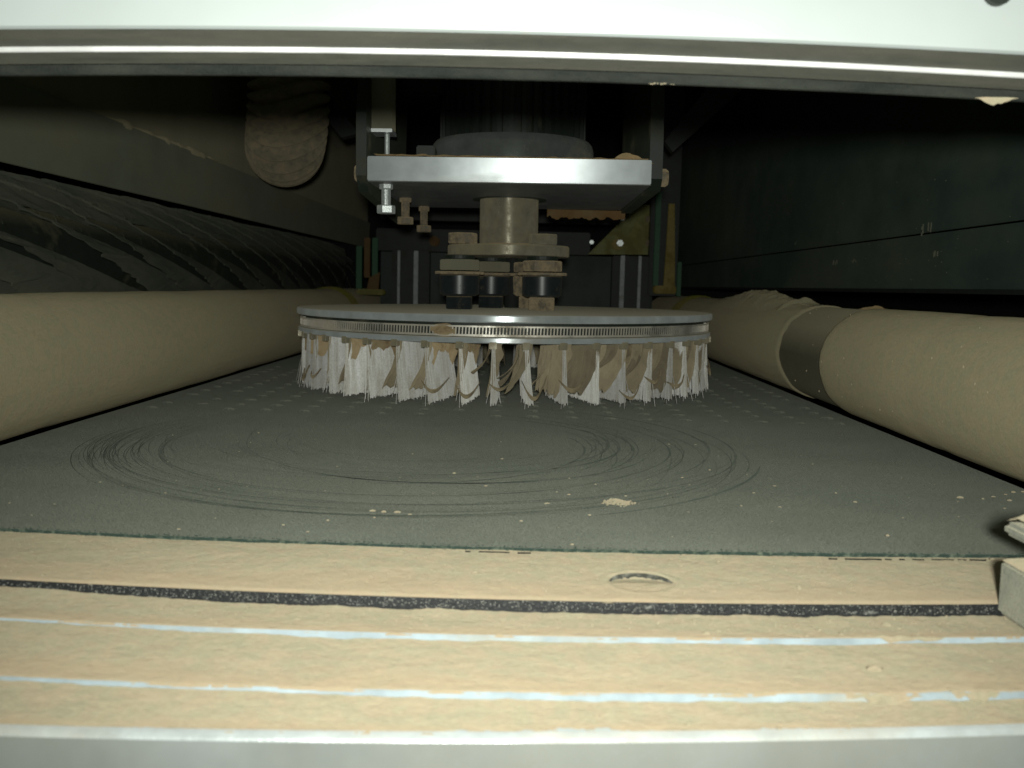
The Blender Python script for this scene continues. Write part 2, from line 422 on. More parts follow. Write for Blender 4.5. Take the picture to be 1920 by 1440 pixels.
for v in range(14):
    cx = -.062+random.uniform(-.02, .02); cy = .60+random.uniform(-.02, .02); r = random.uniform(.10, .2); a0 = random.uniform(150, 330)
    arc(cx, cy, r, a0*D, (a0+random.uniform(40, 130))*D, random.uniform(.0008, .0022), .004, v)
for v_ in bm.verts: v_.co.z -= .00025
link('swept_smear', bm, M_smear, belt, False, 'stuff')

# crumbs of dust on the belt
bm = bmesh.new(); random.seed(5)
def crumb(x, y, s, h=.5):
    g = bmesh.ops.create_icosphere(bm, subdivisions=1, radius=s)
    q = [random.uniform(.7, 1.3) for _ in range(3)]
    for v in g['verts']: v.co = Vector((x+v.co.x*q[0]*1.3, y+v.co.y*q[1], .0006+max(-.3*s, v.co.z)*h*q[2]))
for x, y, s in [(.2522, .4884, .0016), (.2176, .4718, .002), (.228, .470, .0013), (.236, .476, .0015), (.24, .468, .0018), (.245, .482, .0013), (.252, .473, .0018), (.258, .49, .0018),
                (.13, .4884, .0013), (.12, .44, .0010), (.115, .47, .0009), (.16, .455, .0012), (-.036, .5, .0016), (-.018, .47, .0011), (-.1, .51, .001), (.011, .434, .0012), (.017, .46, .0010), (.05, .455, .0011), (.0, .40, .0012), (.02, .365, .0014), (-.136, .372, .0011), (-.054, .41, .002), (-.060, .410, .0025), (-.065, .411, .0018), (.012, .435, .0012), (.03, .414, .0011), (.152, .392, .0014), (.18, .36, .0012)]:
    crumb(x, y, s*.6)
for k in range(120):
    x = random.uniform(-.25, .25); y = random.uniform(.37, .62); crumb(x, y, abs(random.gauss(0, .00022))+.00015)
tag(link('dust_crumb', bm, M_dust, None, True, 'stuff'), 'pale crumbs of wood dust scattered over the dark belt', 'dust crumbs')
bm = mound(.0452, .4405, 0, .0075, .005, .0014, 3, 40, .9)
for k in range(230):
    a = random.uniform(0, 6.283); q = min(1.25, abs(random.gauss(0, .5))); x = q*.0085*math.cos(a); y = q*.0055*math.sin(a)
    if x < -.002 and y > 0: x *= .8
    s_ = random.uniform(.0002, .00065); zz = .0016*max(0, 1-q)+.0009*max(0, 1-abs(x+.003)/.004)
    g = bmesh.ops.create_icosphere(bm, subdivisions=1, radius=s_)
    for v in g['verts']: v.co = Vector((.0452+x+v.co.x*1.3, .4405+y+v.co.y, zz+v.co.z))
tag(link('dust_heap', bm, M_dust, None, True), 'small tan heap of wood dust on the belt right of centre', 'dust heap')

# ------------------------------------------------------------------ guide rollers
def roller(label, x, r, z):
    t = thing('guide_roller', label, 'roller', (x, 0, z), 'rollers along both sides of the belt')
    return t
t = roller('dust coated roller along the left edge of the belt, beneath the black strip brush', -.335, .046, .0415)
bm = bmesh.new(); solid_lathe(bm, [(.0445, .25), (.0445, 2.0)], 64, (0, 0), 'y'); link('roller_core', bm, M_roller_core, t, 'auto')
bm = bmesh.new()
lathe(bm, [(.046, .25+k*.012) for k in range(146)], 96, (0, 0), 'y', wob=lambda a, h: .0006*fb(math.cos(a)*3, math.sin(a)*3, h*9)+.00016*fb(math.cos(a)*22, math.sin(a)*22, h*45, 1, 2)-.0010*math.exp(-((h-.625)/.004)**2)*(.4+.6*abs(nz(math.cos(a)*3, math.sin(a)*3))))
link('dust_coat', bm, M_roller, t, True)
bm = bmesh.new(); random.seed(55)
for k in range(22):
    y = random.uniform(.78, 1.25); a = R(random.uniform(5, 75)); da = R(random.uniform(6, 22)); dy = random.uniform(.004, .02); w_ = random.uniform(.0002, .0005); prev = None
    for j in range(9):
        q = j/8; aa = a-da*q; yy = y+dy*q*q; r_ = .0466
        cur = [bm.verts.new((r_*math.cos(aa), yy-w_*math.sin(math.pi*q), r_*math.sin(aa))), bm.verts.new((r_*math.cos(aa), yy+w_*math.sin(math.pi*q)+.00005, r_*math.sin(aa)))]
        if prev: bm.faces.new((prev[0], prev[1], cur[1], cur[0]))
        prev = cur
link('scuff_mark', bm, M_pad, t, False, 'stuff')
bm = bmesh.new(); solid_lathe(bm, [(.012, .12), (.012, 2.2)], 20, (0, 0), 'y'); link('axle', bm, M_zinc, t, 'auto')

t = roller('dust coated roller with a dark bare band along the right edge of the belt', .294, .0464, .0417)
bm = bmesh.new(); solid_lathe(bm, [(.0447, .25), (.0447, 2.0)], 96, (0, 0), 'y'); link('roller_core', bm, M_roller_core, t, 'auto')
def wr(a, h): return .0006*fb(math.cos(a)*3, math.sin(a)*3, h*9)+.00016*fb(math.cos(a)*22, math.sin(a)*22, h*45, 1, 2)-.0010*math.exp(-((h-.625)/.004)**2)*(.4+.6*abs(nz(math.cos(a)*3, math.sin(a)*3)))
bm = bmesh.new(); lathe(bm, [(.0464, .25+k*.011) for k in range(51)]+[(.0462, .809), (.0457, .813), (.0446, .815)], 96, (0, 0), 'y', wob=wr)
link('dust_coat', bm, M_roller, t, True, label='dust coat on the near length of the roller')
bm = bmesh.new()
rg = lathe(bm, [(.0446, .945), (.0458, .946), (.0465, .951), (.0465, .956)]+[(.0463, .96+k*.012) for k in range(88)], 96, (0, 0), 'y', wob=wr)
for ring in rg[:4]:
    for v in ring:
        a = math.atan2(v.co.z, v.co.x); v.co.y += .010*fb(math.cos(a)*2, math.sin(a)*2, 4)
link('dust_coat', bm, M_roller, t, True, label='dust coat with a ragged lip on the far length of the roller')
bm = bmesh.new(); solid_lathe(bm, [(.012, .12), (.012, 2.2)], 20, (0, 0), 'y'); link('axle', bm, M_zinc, t, 'auto')
bm = bmesh.new()    # crumbs stuck to the roller
random.seed(21)
for k in range(34):
    a = random.uniform(100, 215)*D; y = random.uniform(.5, .95); s = random.uniform(.0002, .0006)
    g = bmesh.ops.create_icosphere(bm, subdivisions=1, radius=s)
    for v in g['verts']: v.co = Vector((.294+(.0465)*math.cos(a)+v.co.x, y+v.co.y*1.5, .0417+.0465*math.sin(a)+v.co.z*1.8))
tag(link('dust_crumb', bm, M_dust, None, True, 'stuff'), 'small pale flecks of dust stuck to the right roller', 'dust crumbs')

# heaps on the right roller
HP = [(.96, 0), (1.0, .001), (1.022, .002), (1.034, .0072), (1.043, .0035), (1.06, .0015), (1.09, .0055), (1.125, .0095), (1.16, .0140), (1.19, .0128), (1.24, .0150), (1.29, .0105), (1.35, .006), (1.43, 0)]
def hp(y):
    for (a, p), (b, q) in zip(HP, HP[1:]):
        if a <= y <= b: return p+(q-p)*(y-a)/(b-a)
    return 0
bm = bmesh.new()
def hf2(u, v):
    y = .96+.47*v; x = .294-.030+.062*u
    base = .0417+math.sqrt(max(0, .0464**2-(x-.294)**2))
    return (x, y, base-.0008+max(0, hp(y)*math.sin(math.pi*u)**.8*(1+.22*fb(x*70, y*40, 3))+.0012*fb(x*160, y*90, 5)*math.sin(math.pi*u)))
grid(bm, 34, 150, hf2)
tag(link('dust_heap', bm, M_roller, None, True), 'crumbly brown heap of dust along the top of the far right roller', 'dust heap')
tag(link('dust_heap', mound(.352, .98, .068, .014, .15, .024, 17, 80, .35), M_dust_dim, None, True), 'low dim rubble of dust behind the right roller', 'dust heap')
bm = bx((.335, .5, .04), (.368, 2.1, .068)); tag(link('dust_ledge', bm, M_dark, None), 'dark steel ledge behind the right roller under the side panel', 'ledge')

# ------------------------------------------------------------------ left strip brush roller
t = thing('strip_brush_roller', 'dark roller wrapped in slanting frayed abrasive strips on the left wall', 'brush roller', (-.452, 0, .119))
bm = bmesh.new(); solid_lathe(bm, [(.040, .35), (.040, 2.2)], 48, (0, 0), 'y'); link('brush_core', bm, M_dark, t, 'auto')  # dark core colour stands in for shade in the gaps between strips
random.seed(3)
ys = [-.46+.115*i+random.uniform(-.014, .014) for i in range(21)]
for i, y0 in enumerate(ys):
    # helix: angle falls from the top to the lower front while y runs away from the camera
    bm = bmesh.new(); m2 = 9; sd = i*7.3; pitch = .86
    u0 = max(0, (.42-y0)/pitch); u1 = min(1, (2.15-y0)/pitch)
    if u1-u0 < .1: continue
    n = int(130*(u1-u0))
    wv = .128+random.uniform(-.014, .012)
    if i == 6: wv = .10
    def hf(uu_, v):
        u = u0+(u1-u0)*uu_; a = R(120-200*u)
        fray = 1+.10*fb(u*60, sd, 0, 1, 3)+.02*fb(u*9, sd, 2)
        s = v*wv*fray
        y = y0+pitch*u+.008*nz(u*5, sd)+(1-v)*wv
        lift = -.004+.0255*v**1.1+.0009*fb(u*90, v*2, sd)+.0018*nz(u*14, v*3, sd)
        rr_ = .047+lift
        return (rr_*math.cos(a), y-(fray-1)*wv*v, rr_*math.sin(a))
    vs = grid(bm, n, m2, hf)
    # ragged thick edge
    tip = [bm.verts.new(v.co + Vector((-v.co.x*.04, .003, -v.co.z*.04))) for v in vs[-1]]
    for k in range(n): bm.faces.new((vs[-1][k], vs[-1][k+1], tip[k+1], tip[k]))
    # loose threads
    for k in range(70):
        u = random.random(); u = u0+(u1-u0)*u; a = R(120-200*u); r0 = .0655; y = y0+pitch*u+random.uniform(-.004, .05); L = random.uniform(.008, .03); da = R(random.uniform(2, 8))
        p0 = Vector((r0*math.cos(a), y, r0*math.sin(a))); p1 = Vector(((r0+.003)*math.cos(a+da), y-L*random.uniform(.2, .8), (r0+.003)*math.sin(a+da)))
        d = Vector((0, .0007, .0004)); q = [bm.verts.new(p0), bm.verts.new(p0+d), bm.verts.new(p1)]; bm.faces.new(q)
    link('abrasive_strip', bm, M_strip, t, 'auto')

# ------------------------------------------------------------------ extraction hose
def tube(bm, pts, rad, n=24):
    rings = []; up = Vector((1, 0, 0))
    for i, p in enumerate(pts):
        d = (pts[min(i+1, len(pts)-1)]-pts[max(i-1, 0)]).normalized()
        s = d.cross(up).normalized(); q = s.cross(d).normalized()
        rings.append([bm.verts.new(p+(s*math.cos(2*math.pi*k/n)+q*math.sin(2*math.pi*k/n))*rad(i, 2*math.pi*k/n)) for k in range(n)])
    for i in range(len(rings)-1):
        for k in range(n): bm.faces.new((rings[i][k], rings[i][(k+1) % n], rings[i+1][(k+1) % n], rings[i+1][k]))
t = thing('extraction_hose', 'dusty brown corrugated hose curving down beside the left wall', 'hose', (-.302, 1.2, .2115))
bm = bmesh.new()
path = [Vector((.008, -.004, .34)), Vector((.008, -.002, .24)), Vector((.006, .000, .165)), Vector((.002, .012, .105)), Vector((-.010, .045, .067)), Vector((-.026, .10, .063)), Vector((-.05, .19, .08))]
def cr(P, t):
    n = len(P)-1; i = min(int(t*n), n-1); f = t*n-i
    p0, p1, p2, p3 = P[max(i-1, 0)], P[i], P[i+1], P[min(i+2, n)]
    return .5*((2*p1)+(p2-p0)*f+(2*p0-5*p1+4*p2-p3)*f*f+(-p0+3*p1-3*p2+p3)*f**3)
NP = 420; pts = [cr(path, k/NP) for k in range(NP+1)]
L_ = [0]
for k in range(NP): L_.append(L_[-1]+(pts[k+1]-pts[k]).length)
def rib(i, a):
    ph = L_[i]/.0135+.75*math.sin(a)+.25*nz(L_[i]*8, math.cos(a), 3)
    f = ph-math.floor(ph)
    return .0400+.0105*math.sin(math.pi*min(1, f/.82))**.55*(1 if f < .82 else 0)
tube(bm, pts, rib, 72)
link('hose_wall', bm, M_hose, t, True)

# ------------------------------------------------------------------ back frame
t = thing('rear_frame', 'dark steel cross frame at the back of the machine with bright slotted rails', 'frame', (0, 1.75, 0))
link('cross_beam', bx((-.275, 0, .158), (.112, .03, .198), .002), M_dark, t)
link('upper_beam', bx((-.27, .02, .215), (.23, .05, .24), .002), M_dark, t)
link('back_plate', bx((-.275, .06, -.01), (.235, .065, .158)), M_rpanel, t)
bm = prism([(.108, .159), (.2264, .161), (.2231, .249), (.1944, .249)], -.012, -.004)
g = link('gusset', bm, M_ygreen, t)
for k, (x, z, mm, s) in enumerate([(.1666, .2243, M_zinc, .005), (.1134, .1804, M_zinc, .004), (.2136, .2235, M_tan, .006), (.2152, .1808, M_tan, .006)]):
    bm = bmesh.new(); solid_lathe(bm, [(s, -.020), (s, -.012)], 6, (x, z), 'y'); link('bolt_head', bm, mm, g, label='small hexagon bolt on the gusset' if k == 0 else None)
bm = bmesh.new(); solid_lathe(bm, [(.010, -.018), (.010, -.012)], 24, (.160, .178), 'y'); wsh = link('washer', bm, M_yellow, g, label='yellow painted washer')
bm = bmesh.new(); solid_lathe(bm, [(.0062, -.027), (.0062, -.018)], 6, (.1634, .1796), 'y'); link('bolt_head', bm, M_zinc, g)
bm = bmesh.new(); solid_lathe(bm, [(.009, -.018), (.009, -.0)], 24, (-.168, .176), 'y'); link('washer', bm, M_orange, t, label='orange washer on the left of the beam')
for x0, side in ((-.2266, 'left'), (.1669, 'right')):
    for dx, wd in ((0, .0042 if side == 'left' else .0075), (.0303, .0075 if side == 'left' else .0050)):
        link('rail_edge', bx((x0+dx-wd/2, -.052, .02), (x0+dx+wd/2, -.045, .157), .0008), M_rail, t)
    link('rail_web', bx((x0+.004, -.044, .02), (x0+.026, -.035, .157), .001), M_dark, t)
    link('upright', bx((x0-.016, -.03, .0), (x0+.052, -.004, .157), .002), M_dark, t)
t = thing('yellow_bracket', 'bright yellow painted bracket with green cables at the back right', 'bracket', (.235, 1.7, .088))
link('bracket_plate', prism([(.004, .012), (.024, .012), (.022, .07), (.018, .16), (.008, .16), (.006, .07)], -.006, .0), M_yellow, t)
link('bracket_foot', bx((-.012, -.012, 0.004), (.026, .02, .018), .002), M_yellow, t)
link('cable', bx((-.014, -.004, .018), (-.005, .004, .18), .001), M_green, t, label='dark green cable')
link('cable', bx((.028, -.004, .0), (.035, .004, .06), .001), M_green, t, label='light green cable')
link('upright', bx((-.02, .012, .0), (.030, .04, .4), .002), M_dark, t)
t = thing('cable_bracket', 'dim yellow bracket with orange and green cables at the back left', 'bracket', (-.282, 1.7, .078))
link('bracket_foot', bx((-.018, -.01, 0), (.030, .02, .010), .002), M_ygreen, t)
link('bracket_plate', prism([(0, .01), (.02, .01), (.022, .04), (.004, .03)], -.004, .002), M_orange, t)
link('cable', bx((-.020, 0, .01), (-.010, .006, .085), .001), M_green, t, label='dark green cable')
link('cable', bx((-.006, 0, .03), (.004, .006, .1), .001), M_orange, t, label='orange cable')
link('cable', bx((.008, 0, .02), (.018, .006, .10), .001), M_green, t)
for x, lab in ((-.315, 'yellow domed end cap of the left roller far at the back'), (.292, 'yellow domed end cap of the right roller far at the back')):
    bm = bmesh.new(); solid_lathe(bm, [(.02, 1.585), (.040, 1.60), (.0495, 1.62), (.0495, 1.66)], 40, (x if x > 0 else -.335, .0415), 'y')
    tag(link('end_cap', bm, M_ygreen, None, 'auto'), lab, 'end cap', 'roller end caps')
for pts_, lab in (([(-.3193, .3706), (-.2875, .3712), (-.229, .2965), (-.2519, .2903)], 'dim diagonal strut running down to the left of the motor'),
                  ([(.2822, .3691), (.2332, .3681), (.1772, .2950), (.1891, .2811)], 'dim diagonal strut running down to the right of the motor')):
    tag(link('diagonal_strut', prism(pts_, 1.3, 1.32), M_dark, None), lab, 'strut', 'diagonal struts over the brush')

# ------------------------------------------------------------------ motor and its mounting
TILT = (0, R(-.4), 0)
mt = thing('motor_mount', 'thick bright aluminium plate hung between side brackets under the motor', 'motor mount', (-.017, .80, .194), rot=TILT)
link('mounting_plate', bx((-.1165, 0, -.0098), (.1165, .26, .0098), .0006), M_aluplate, mt)
link('plate_underside', bx((-.1162, .0008, -.0106), (.1162, .2592, -.0099)), M_under, mt)  # added dark sheet; the underside's shade is put into its colour
for s in (-1, 1):
    pts_ = [(.0, .045), (.0, -.006), (.012, -.018), (.25, -.030), (.27, .12), (.03, .12)] if s < 0 else [(.02, .045), (.02, -.003), (.03, -.012), (.26, -.014), (.27, .12), (.03, .12)]
    x0 = s*.1172; x1 = x0+s*(.0085 if s < 0 else .011)
    bk = link('side_bracket', prism(pts_, min(x0, x1), max(x0, x1), 'yz'), M_dark, mt)
    bm = bmesh.new(); rg = lathe(bm, [(.0075, 0), (.0075, .004), (.006, .006)], 20, (0, 0), 'z'); bm.faces.new(rg[-1])
    for v in bm.verts: v.co = Vector((x1+s*v.co.z, .03+v.co.x, -.001+v.co.y))
    link('bolt_head', bm, M_tan, bk)
link('hanger_post', bx((-.118, .026, .036), (-.100, .05, .20), .0006), M_lpanel2, mt)
link('hanger_foot', bx((-.1185, .024, .033), (-.0995, .052, .0358), .0003), M_alu, mt)
link('threaded_rod', cyl((-.105, .034), .0021, .0100, .0328, 14, .0002), M_zinc, mt)
link('lock_block', bx((-.082, .05, .0100), (-.066, .07, .026), .001), M_dark, mt)
bm = bmesh.new(); solid_lathe(bm, [(.012, -.0112), (.036, -.0112), (.036, -.0099)], 40, (-.002, .150)); link('bearing_ring', bm, M_dark, mt, 'auto')
# the motor itself
mo = thing('motor', 'dark electric motor with a rounded grey flange standing on the aluminium plate', 'motor', (-.017, .953, .204), rot=TILT)
bm = bmesh.new(); solid_lathe(bm, [(.0785, 0), (.0785, .025), (.0772, .0300), (.0745, .0330), (.066, .034)], 72); link('motor_flange', bm, M_flange, mo, 'auto')
bm = bmesh.new(); solid_lathe(bm, [(.064, .034), (.064, .21), (.05, .225)], 60); link('motor_body', bm, M_dark, mo, 'auto')
bm = bx((-.002, -.0705, .03), (.002, -.0615, .20), .0004); fin = link('cooling_fin', bm, M_dark, mo)
for k in range(1, 40):
    o = use('cooling_fin', fin.data, mo); o.rotation_euler = (0, 0, k*R(9))
bm = bx((-.105, -.04, .07), (-.066, .0, .11), .003); link('terminal_box', bm, M_black, mo)
# adjusting screws under the plate
def screw(label, x, y, zt, mat, L, s=1.):
    t = thing('adjusting_screw', label, 'screw', (x, y, zt), 'adjusting screws under the motor plate', rot=TILT)
    link('lock_nut', hexa((0, 0), .0058*s, -.0052, -.0002, .3), mat, t)
    link('shank', cyl((0, 0), .0040*s, -L+.004, -.0053, 18, .0002), mat, t)
    link('screw_head', hexa((0, 0), .0078*s, -L-.003, -L+.004, .25), mat, t)
screw('bright zinc screw hanging under the left front corner of the plate', -.1214, .825, .1838, M_zinc, .0225)
screw('dust coated screw behind the bright zinc one', -.1208, .95, .1838, M_tan, .0235)
screw('dusty screw farthest back of the three under the plate', -.1133, 1.05, .1830, M_tan, .0245)
tag(link('dust_heap', mound(.082, .818, .2046, .019, .012, .0075, 5, 34, .5), M_dust_dim, None, True), 'brown heap of dust on the right end of the aluminium plate', 'dust heap')
bm = bmesh.new(); grid(bm, 80, 3, lambda u, v: (-.128+.225*u, .7998+.010*v, .2045+.0009*max(0, .3+fb(u*25, 1, 2))*(1-.3*v)+.0006*u))
tag(link('dust_film', bm, M_dust_dim, None, True, 'stuff'), 'thin reddish line of dust along the top edge of the aluminium plate', 'dust')
bm = bmesh.new(); grid(bm, 60, 6, lambda u, v: (.02+.085*u, 1.058+.006*v, .1835-.0085*v*(1+.4*fb(u*12, 4, 1))))
tag(link('dust_curtain', bm, M_orange, None, True, 'stuff'), 'orange brown crust of dust hanging from the back edge of the plate', 'dust')

# ------------------------------------------------------------------ rotary brush head
CX, CY = -.0205, .950
hd = thing('rotary_brush_head', 'round horizontal brush disc with pale fringed bristle and sandpaper blades', 'brush head', (CX, CY, 0), rot=TILT)
bm = bmesh.new(); solid_lathe(bm, [(.030, .0706), (.1995, .0706), (.2007, .0716), (.2007, .0758), (.1997, .0768), (.03, .0772)], 200); link('disc_plate', bm, M_disc, hd, 'auto')
link('spacer_disc', cyl((0, 0), .1925, .0545, .0705, 160), M_dark, hd, 'auto')
# slotted clamp band: two rails and slanting rungs
bm = bmesh.new()
for za, zb in ((.0597, .0614), (.0669, .0682)):
    lathe(bm, [(.1960, za), (.1975, za), (.1975, zb), (.1960, zb), (.1960, za)], 200)
band = link('clamp_band', bm, M_band, hd, 'auto')
bm = bmesh.new(); nr = 460
for k in range(nr):
    a = 2*math.pi*k/nr
    if math.sin(a) > .35: continue
    da = .0028; tw = .0016
    for v4 in ([(a, .0613), (a+da*1.7, .0613), (a+da*1.7+tw, .0670), (a+tw, .0670)],):
        A = [bm.verts.new((.1973*math.cos(q), .1973*math.sin(q), z)) for q, z in v4]
        B = [bm.verts.new((.1963*math.cos(q), .1963*math.sin(q), z)) for q, z in v4]
        bm.faces.new(A); 
        for i in range(4): bm.faces.new((A[i], A[(i+1) % 4], B[(i+1) % 4], B[i]))
link('band_slots', bm, M_band, band, False, 'stuff')
bm = bmesh.new(); lathe(bm, [(.185, .0545), (.1985, .0545), (.1992, .0552), (.1992, .0584), (.1985, .0590), (.185, .0590)], 200); link('retaining_ring', bm, M_disc, hd, 'auto')
bm = bmesh.new()
for k in range(45):
    a = R(-90+1+8*k)
    g = box(bmesh.new(), (-.0035, -.1, .0684), (.0035, -.09, .0702))
    g.free()
# dust caked on the band
tag_caked = link('caked_dust', mound(0, 0, 0, .011, .0048, .004, 8, 24, .5), M_pad, band, True)
tag_caked.rotation_euler = (R(90), 0, R(-13)); a = R(-90-13.2); tag_caked.location = (.1972*math.cos(a), .1972*math.sin(a), .0642)

# coupling: shaft, flange, bolts and rubber buffers
sh = link('drive_shaft', cyl((.0025, 0), .0285, .128, .195, 64, .0008), M_steel, hd, 'auto')
fg = bmesh.new(); solid_lathe(fg, [(.0585, .1280), (.0595, .1288), (.0595, .1372), (.0585, .1384), (.03, .1388)], 90, (.0025, 0)); link('coupling_flange', fg, M_steel, hd, 'auto')
link('shaft_stub', cyl((.006, .045), .008, .077, .128, 20), M_black, hd, 'auto')
dm = bmesh.new(); lathe(dm, [(.029, .1402), (.035, .1390), (.048, .1389)], 48, (.0025, 0), wob=lambda a, h: .003*nz(math.cos(a)*2, math.sin(a)*2, h)); link('dust_collar', dm, M_dust_dim, hd, True, 'stuff')
for k, (bxx, byy, mat) in enumerate([(-.0425, -.040, M_rubber), (.0355, -.040, M_rubber), (-.0150, .030, M_rubber), (.026, .030, M_tan)]):
    bf_ = thing('tmp', '', '')
    bpy.data.objects.remove(bf_)
    o = link('rubber_buffer', (lambda b: (solid_lathe(b, [(.0155, .0895), (.0185, .0915), (.0190, .1085), (.0182, .1095)], 40, (bxx, byy)), b)[1])(bmesh.new()), mat, hd, 'auto')
    link('washer', cyl((bxx, byy), .0232, .1097, .1123, 40), M_tan, o, 'auto')
    link('upper_nut', hexa((bxx, byy), .0185, .1135, .1235, .15+k), M_tan if k in (1, 3) else M_lpanel2, o)
    link('spacer', cyl((bxx, byy), .0145, .1236, .1279, 28), M_dark, o)
    link('lower_nut', hexa((bxx, byy), .0135, .0770, .0893, .5+k), M_rubber if k in (0, 2) else M_tan, o)
    if k < 2: link('bolt_head', hexa((bxx+.0025*(k == 0), byy+.004), .0138, .1386, .1485, .25+.5*k), M_tan if k == 0 else M_steel, o)
    else: link('bolt_head', hexa((bxx, byy), .0125, .1386, .1480, .2), M_tan, o)

# blades: sandpaper sheet backed by a bristle bundle, 45 round the disc
def filament(bm, p0, p1, p2, r):
    """bent tapering needle"""
    q = []
    for p, s in ((p0, r), (p1, r), (p2, r*.8)):
        q.append([bm.verts.new(p+Vector((math.cos(b)*s, math.sin(b)*s, 0))) for b in (0, 2.1, 4.2)])
    for i in range(2):
        for k in range(3): bm.faces.new((q[i][k], q[i][(k+1) % 3], q[i+1][(k+1) % 3], q[i+1][k]))
# local frame: x outwards (radial), y counter-clockwise (white side), z up; blade spans x .135-.196
def bristle_mesh(i):
    random.seed(100+i); bm = bmesh.new(); bend = random.uniform(-.002, .003); clump = random.uniform(0, 9)
    nrow = 84; x_in = random.uniform(.132, .150)
    for row in range(3):
        for k in range(nrow):
            u = k/(nrow-1); x = x_in+(.1955-x_in)*u
            cl = math.sin(u*22+clump)*.0015
            zb = .0045+.0045*abs(nz(u*13, i, row))+.0016*(u*26+row*.4-math.floor(u*26+row*.4))+random.uniform(0, .0008)+(1-u)*.002
            if random.random() < .08: zb -= .001
            y0 = .0008+row*.0011; fl = (row-.6)*.0012
            p0 = Vector((x, y0, .0550)); p1 = Vector((x+.001*u+cl*.3, y0+fl*.5+bend*.4, .030))
            p2 = Vector((x+.0012*u*random.uniform(0, 2.2)+cl+random.uniform(-.0005, .0005), y0+fl+bend+random.uniform(-.0007, .0007), zb))
            filament(bm, p0, p1, p2, .00056)
    for k in range(5):
        x = .190+random.uniform(0, .005); p0 = Vector((x, .002, .04)); p2 = Vector((x+random.uniform(0, .009), random.uniform(-.006, .009), random.uniform(.001, .008)))
        filament(bm, p0, (p0+p2)/2+Vector((.001, 0, -.002)), p2, .00028)
    me = bpy.data.meshes.new('bristle_bundle'); bm.to_mesh(me); bm.free(); me.materials.append(M_bristle); return me
def sheet_mesh(i):
    random.seed(200+i); bm = bmesh.new(); cu = random.uniform(.002, .016); sp = random.uniform(.6, 1.2)
    def f(u, v):
        x = .134+.0612*u; z = .0555-.045*v*(1-.16*abs(nz(u*7, i, 2))-.05*abs(nz(u*30, i, 5)))
        y = -.0004-.0025*v-cu*(v**2.2)*(.3+.7*u)*sp-.0012*nz(u*3, v*3, i)-.0022*nz(u*8, v*1.2, i+.5)-.0009*nz(u*24, v*1.5, i+.5)
        x += .0035*v*v*nz(v*2, i, 7)-.003*v*v*u
        return (x, y, z+.003*v*v*u*cu*100)
    vs = grid(bm, 26, 14, f)
    me_ = [bm.verts.new(v.co+Vector((0, .0006, 0))) for v in vs[-1]]
    for k in range(26): bm.faces.new((vs[-1][k], vs[-1][k+1], me_[k+1], me_[k]))
    # sandpaper outer rim strip standing at the end of the blade
    a = [bm.verts.new(r_[-1].co) for r_ in vs]; ew = random.uniform(.0045, .0085)
    b_ = [bm.verts.new(r_[-1].co+Vector((.0010+.0016*nz(j*.3, i), max(.0006, ew*(1-.75*(j/14)**2)+.0022*nz(j*.45, i, 9)), 0))) for j, r_ in enumerate(vs)]
    for k in range(14): bm.faces.new((a[k], a[k+1], b_[k+1], b_[k]))
    for f_ in bm.faces: f_.smooth = True
    me = bpy.data.meshes.new('sandpaper_sheet'); bm.to_mesh(me); bm.free(); me.materials.append(M_sand); return me
def flap_mesh(i):
    random.seed(400+i); bm = bmesh.new(); u0 = random.uniform(.0, .035); w_ = random.uniform(.012, .026); cu = random.uniform(.008, .022); ln = random.uniform(.022, .047); tw = random.uniform(-.5, .9)
    def f(u, v):
        x = .158+u0+w_*(u-.5)*(1-.35*v)+.006*v*v*nz(i, v); z = .0545-ln*v+.004*v*v*cu*100*.5
        return (x, -.0016-cu*v**2.6*(1+tw*(u-.5))-.0014*nz(u*6, v*2, i), z-.003*abs(nz(u*12, i))*v)
    grid(bm, 12, 12, f)
    for f_ in bm.faces: f_.smooth = True
    me = bpy.data.meshes.new('torn_flap'); bm.to_mesh(me); bm.free(); me.materials.append(M_sand if i % 3 else M_curl); return me
def pad_mesh(i):
    bm = bmesh.new()
    def f(u, v):
        x = .136+.058*u; dz = .008+.020*abs(fb(u*2.6, i*5.5, 1))+.003*nz(u*12, i)
        return (x, .0046+.0022*math.sin(v*math.pi)+.0008*nz(u*20, v*5, i), .0545-dz*v)
    grid(bm, 26, 6, f)
    for f_ in bm.faces: f_.smooth = True
    me = bpy.data.meshes.new('dust_pad'); bm.to_mesh(me); bm.free(); me.materials.append(M_pad); return me
def curl_mesh(i):
    random.seed(300+i); bm = bmesh.new(); drop = random.uniform(.006, .016); ln = random.uniform(.014, .026); z0 = random.uniform(.018, .03)
    prev = None; n = 16
    for k in range(n+1):
        t = k/n; x = .1965+.004*math.sin(t*math.pi)+.001*nz(t*3, i); y = -.003+ln*t; z = z0-drop*math.sin(t*math.pi)+(.004*t)
        wv = .0003+.0017*math.sin(math.pi*t)*(1-.4*t)
        cur = [bm.verts.new((x, y, z-wv)), bm.verts.new((x+.0012, y, z)), bm.verts.new((x, y, z+wv))]
        if prev:
            bm.faces.new((prev[0], prev[1], cur[1], cur[0])); bm.faces.new((prev[1], prev[2], cur[2], cur[1]))
        prev = cur
    for f_ in bm.faces: f_.smooth = True
    me = bpy.data.meshes.new('curled_strip'); bm.to_mesh(me); bm.free(); me.materials.append(M_curl); return me
def clip_mesh():
    bm = box(bmesh.new(), (.1945, -.0028, .0500), (.2000, .0032, .0556), .0004)
    me = bpy.data.meshes.new('blade_clip'); bm.to_mesh(me); bm.free(); me.materials.append(M_steel); return me
BR = [bristle_mesh(i) for i in range(7)]; SH = [sheet_mesh(i) for i in range(7)]; PD = [pad_mesh(i) for i in range(5)]; CU = [curl_mesh(i) for i in range(7)]; CL = clip_mesh(); FL = [flap_mesh(i) for i in range(9)]
random.seed(42)
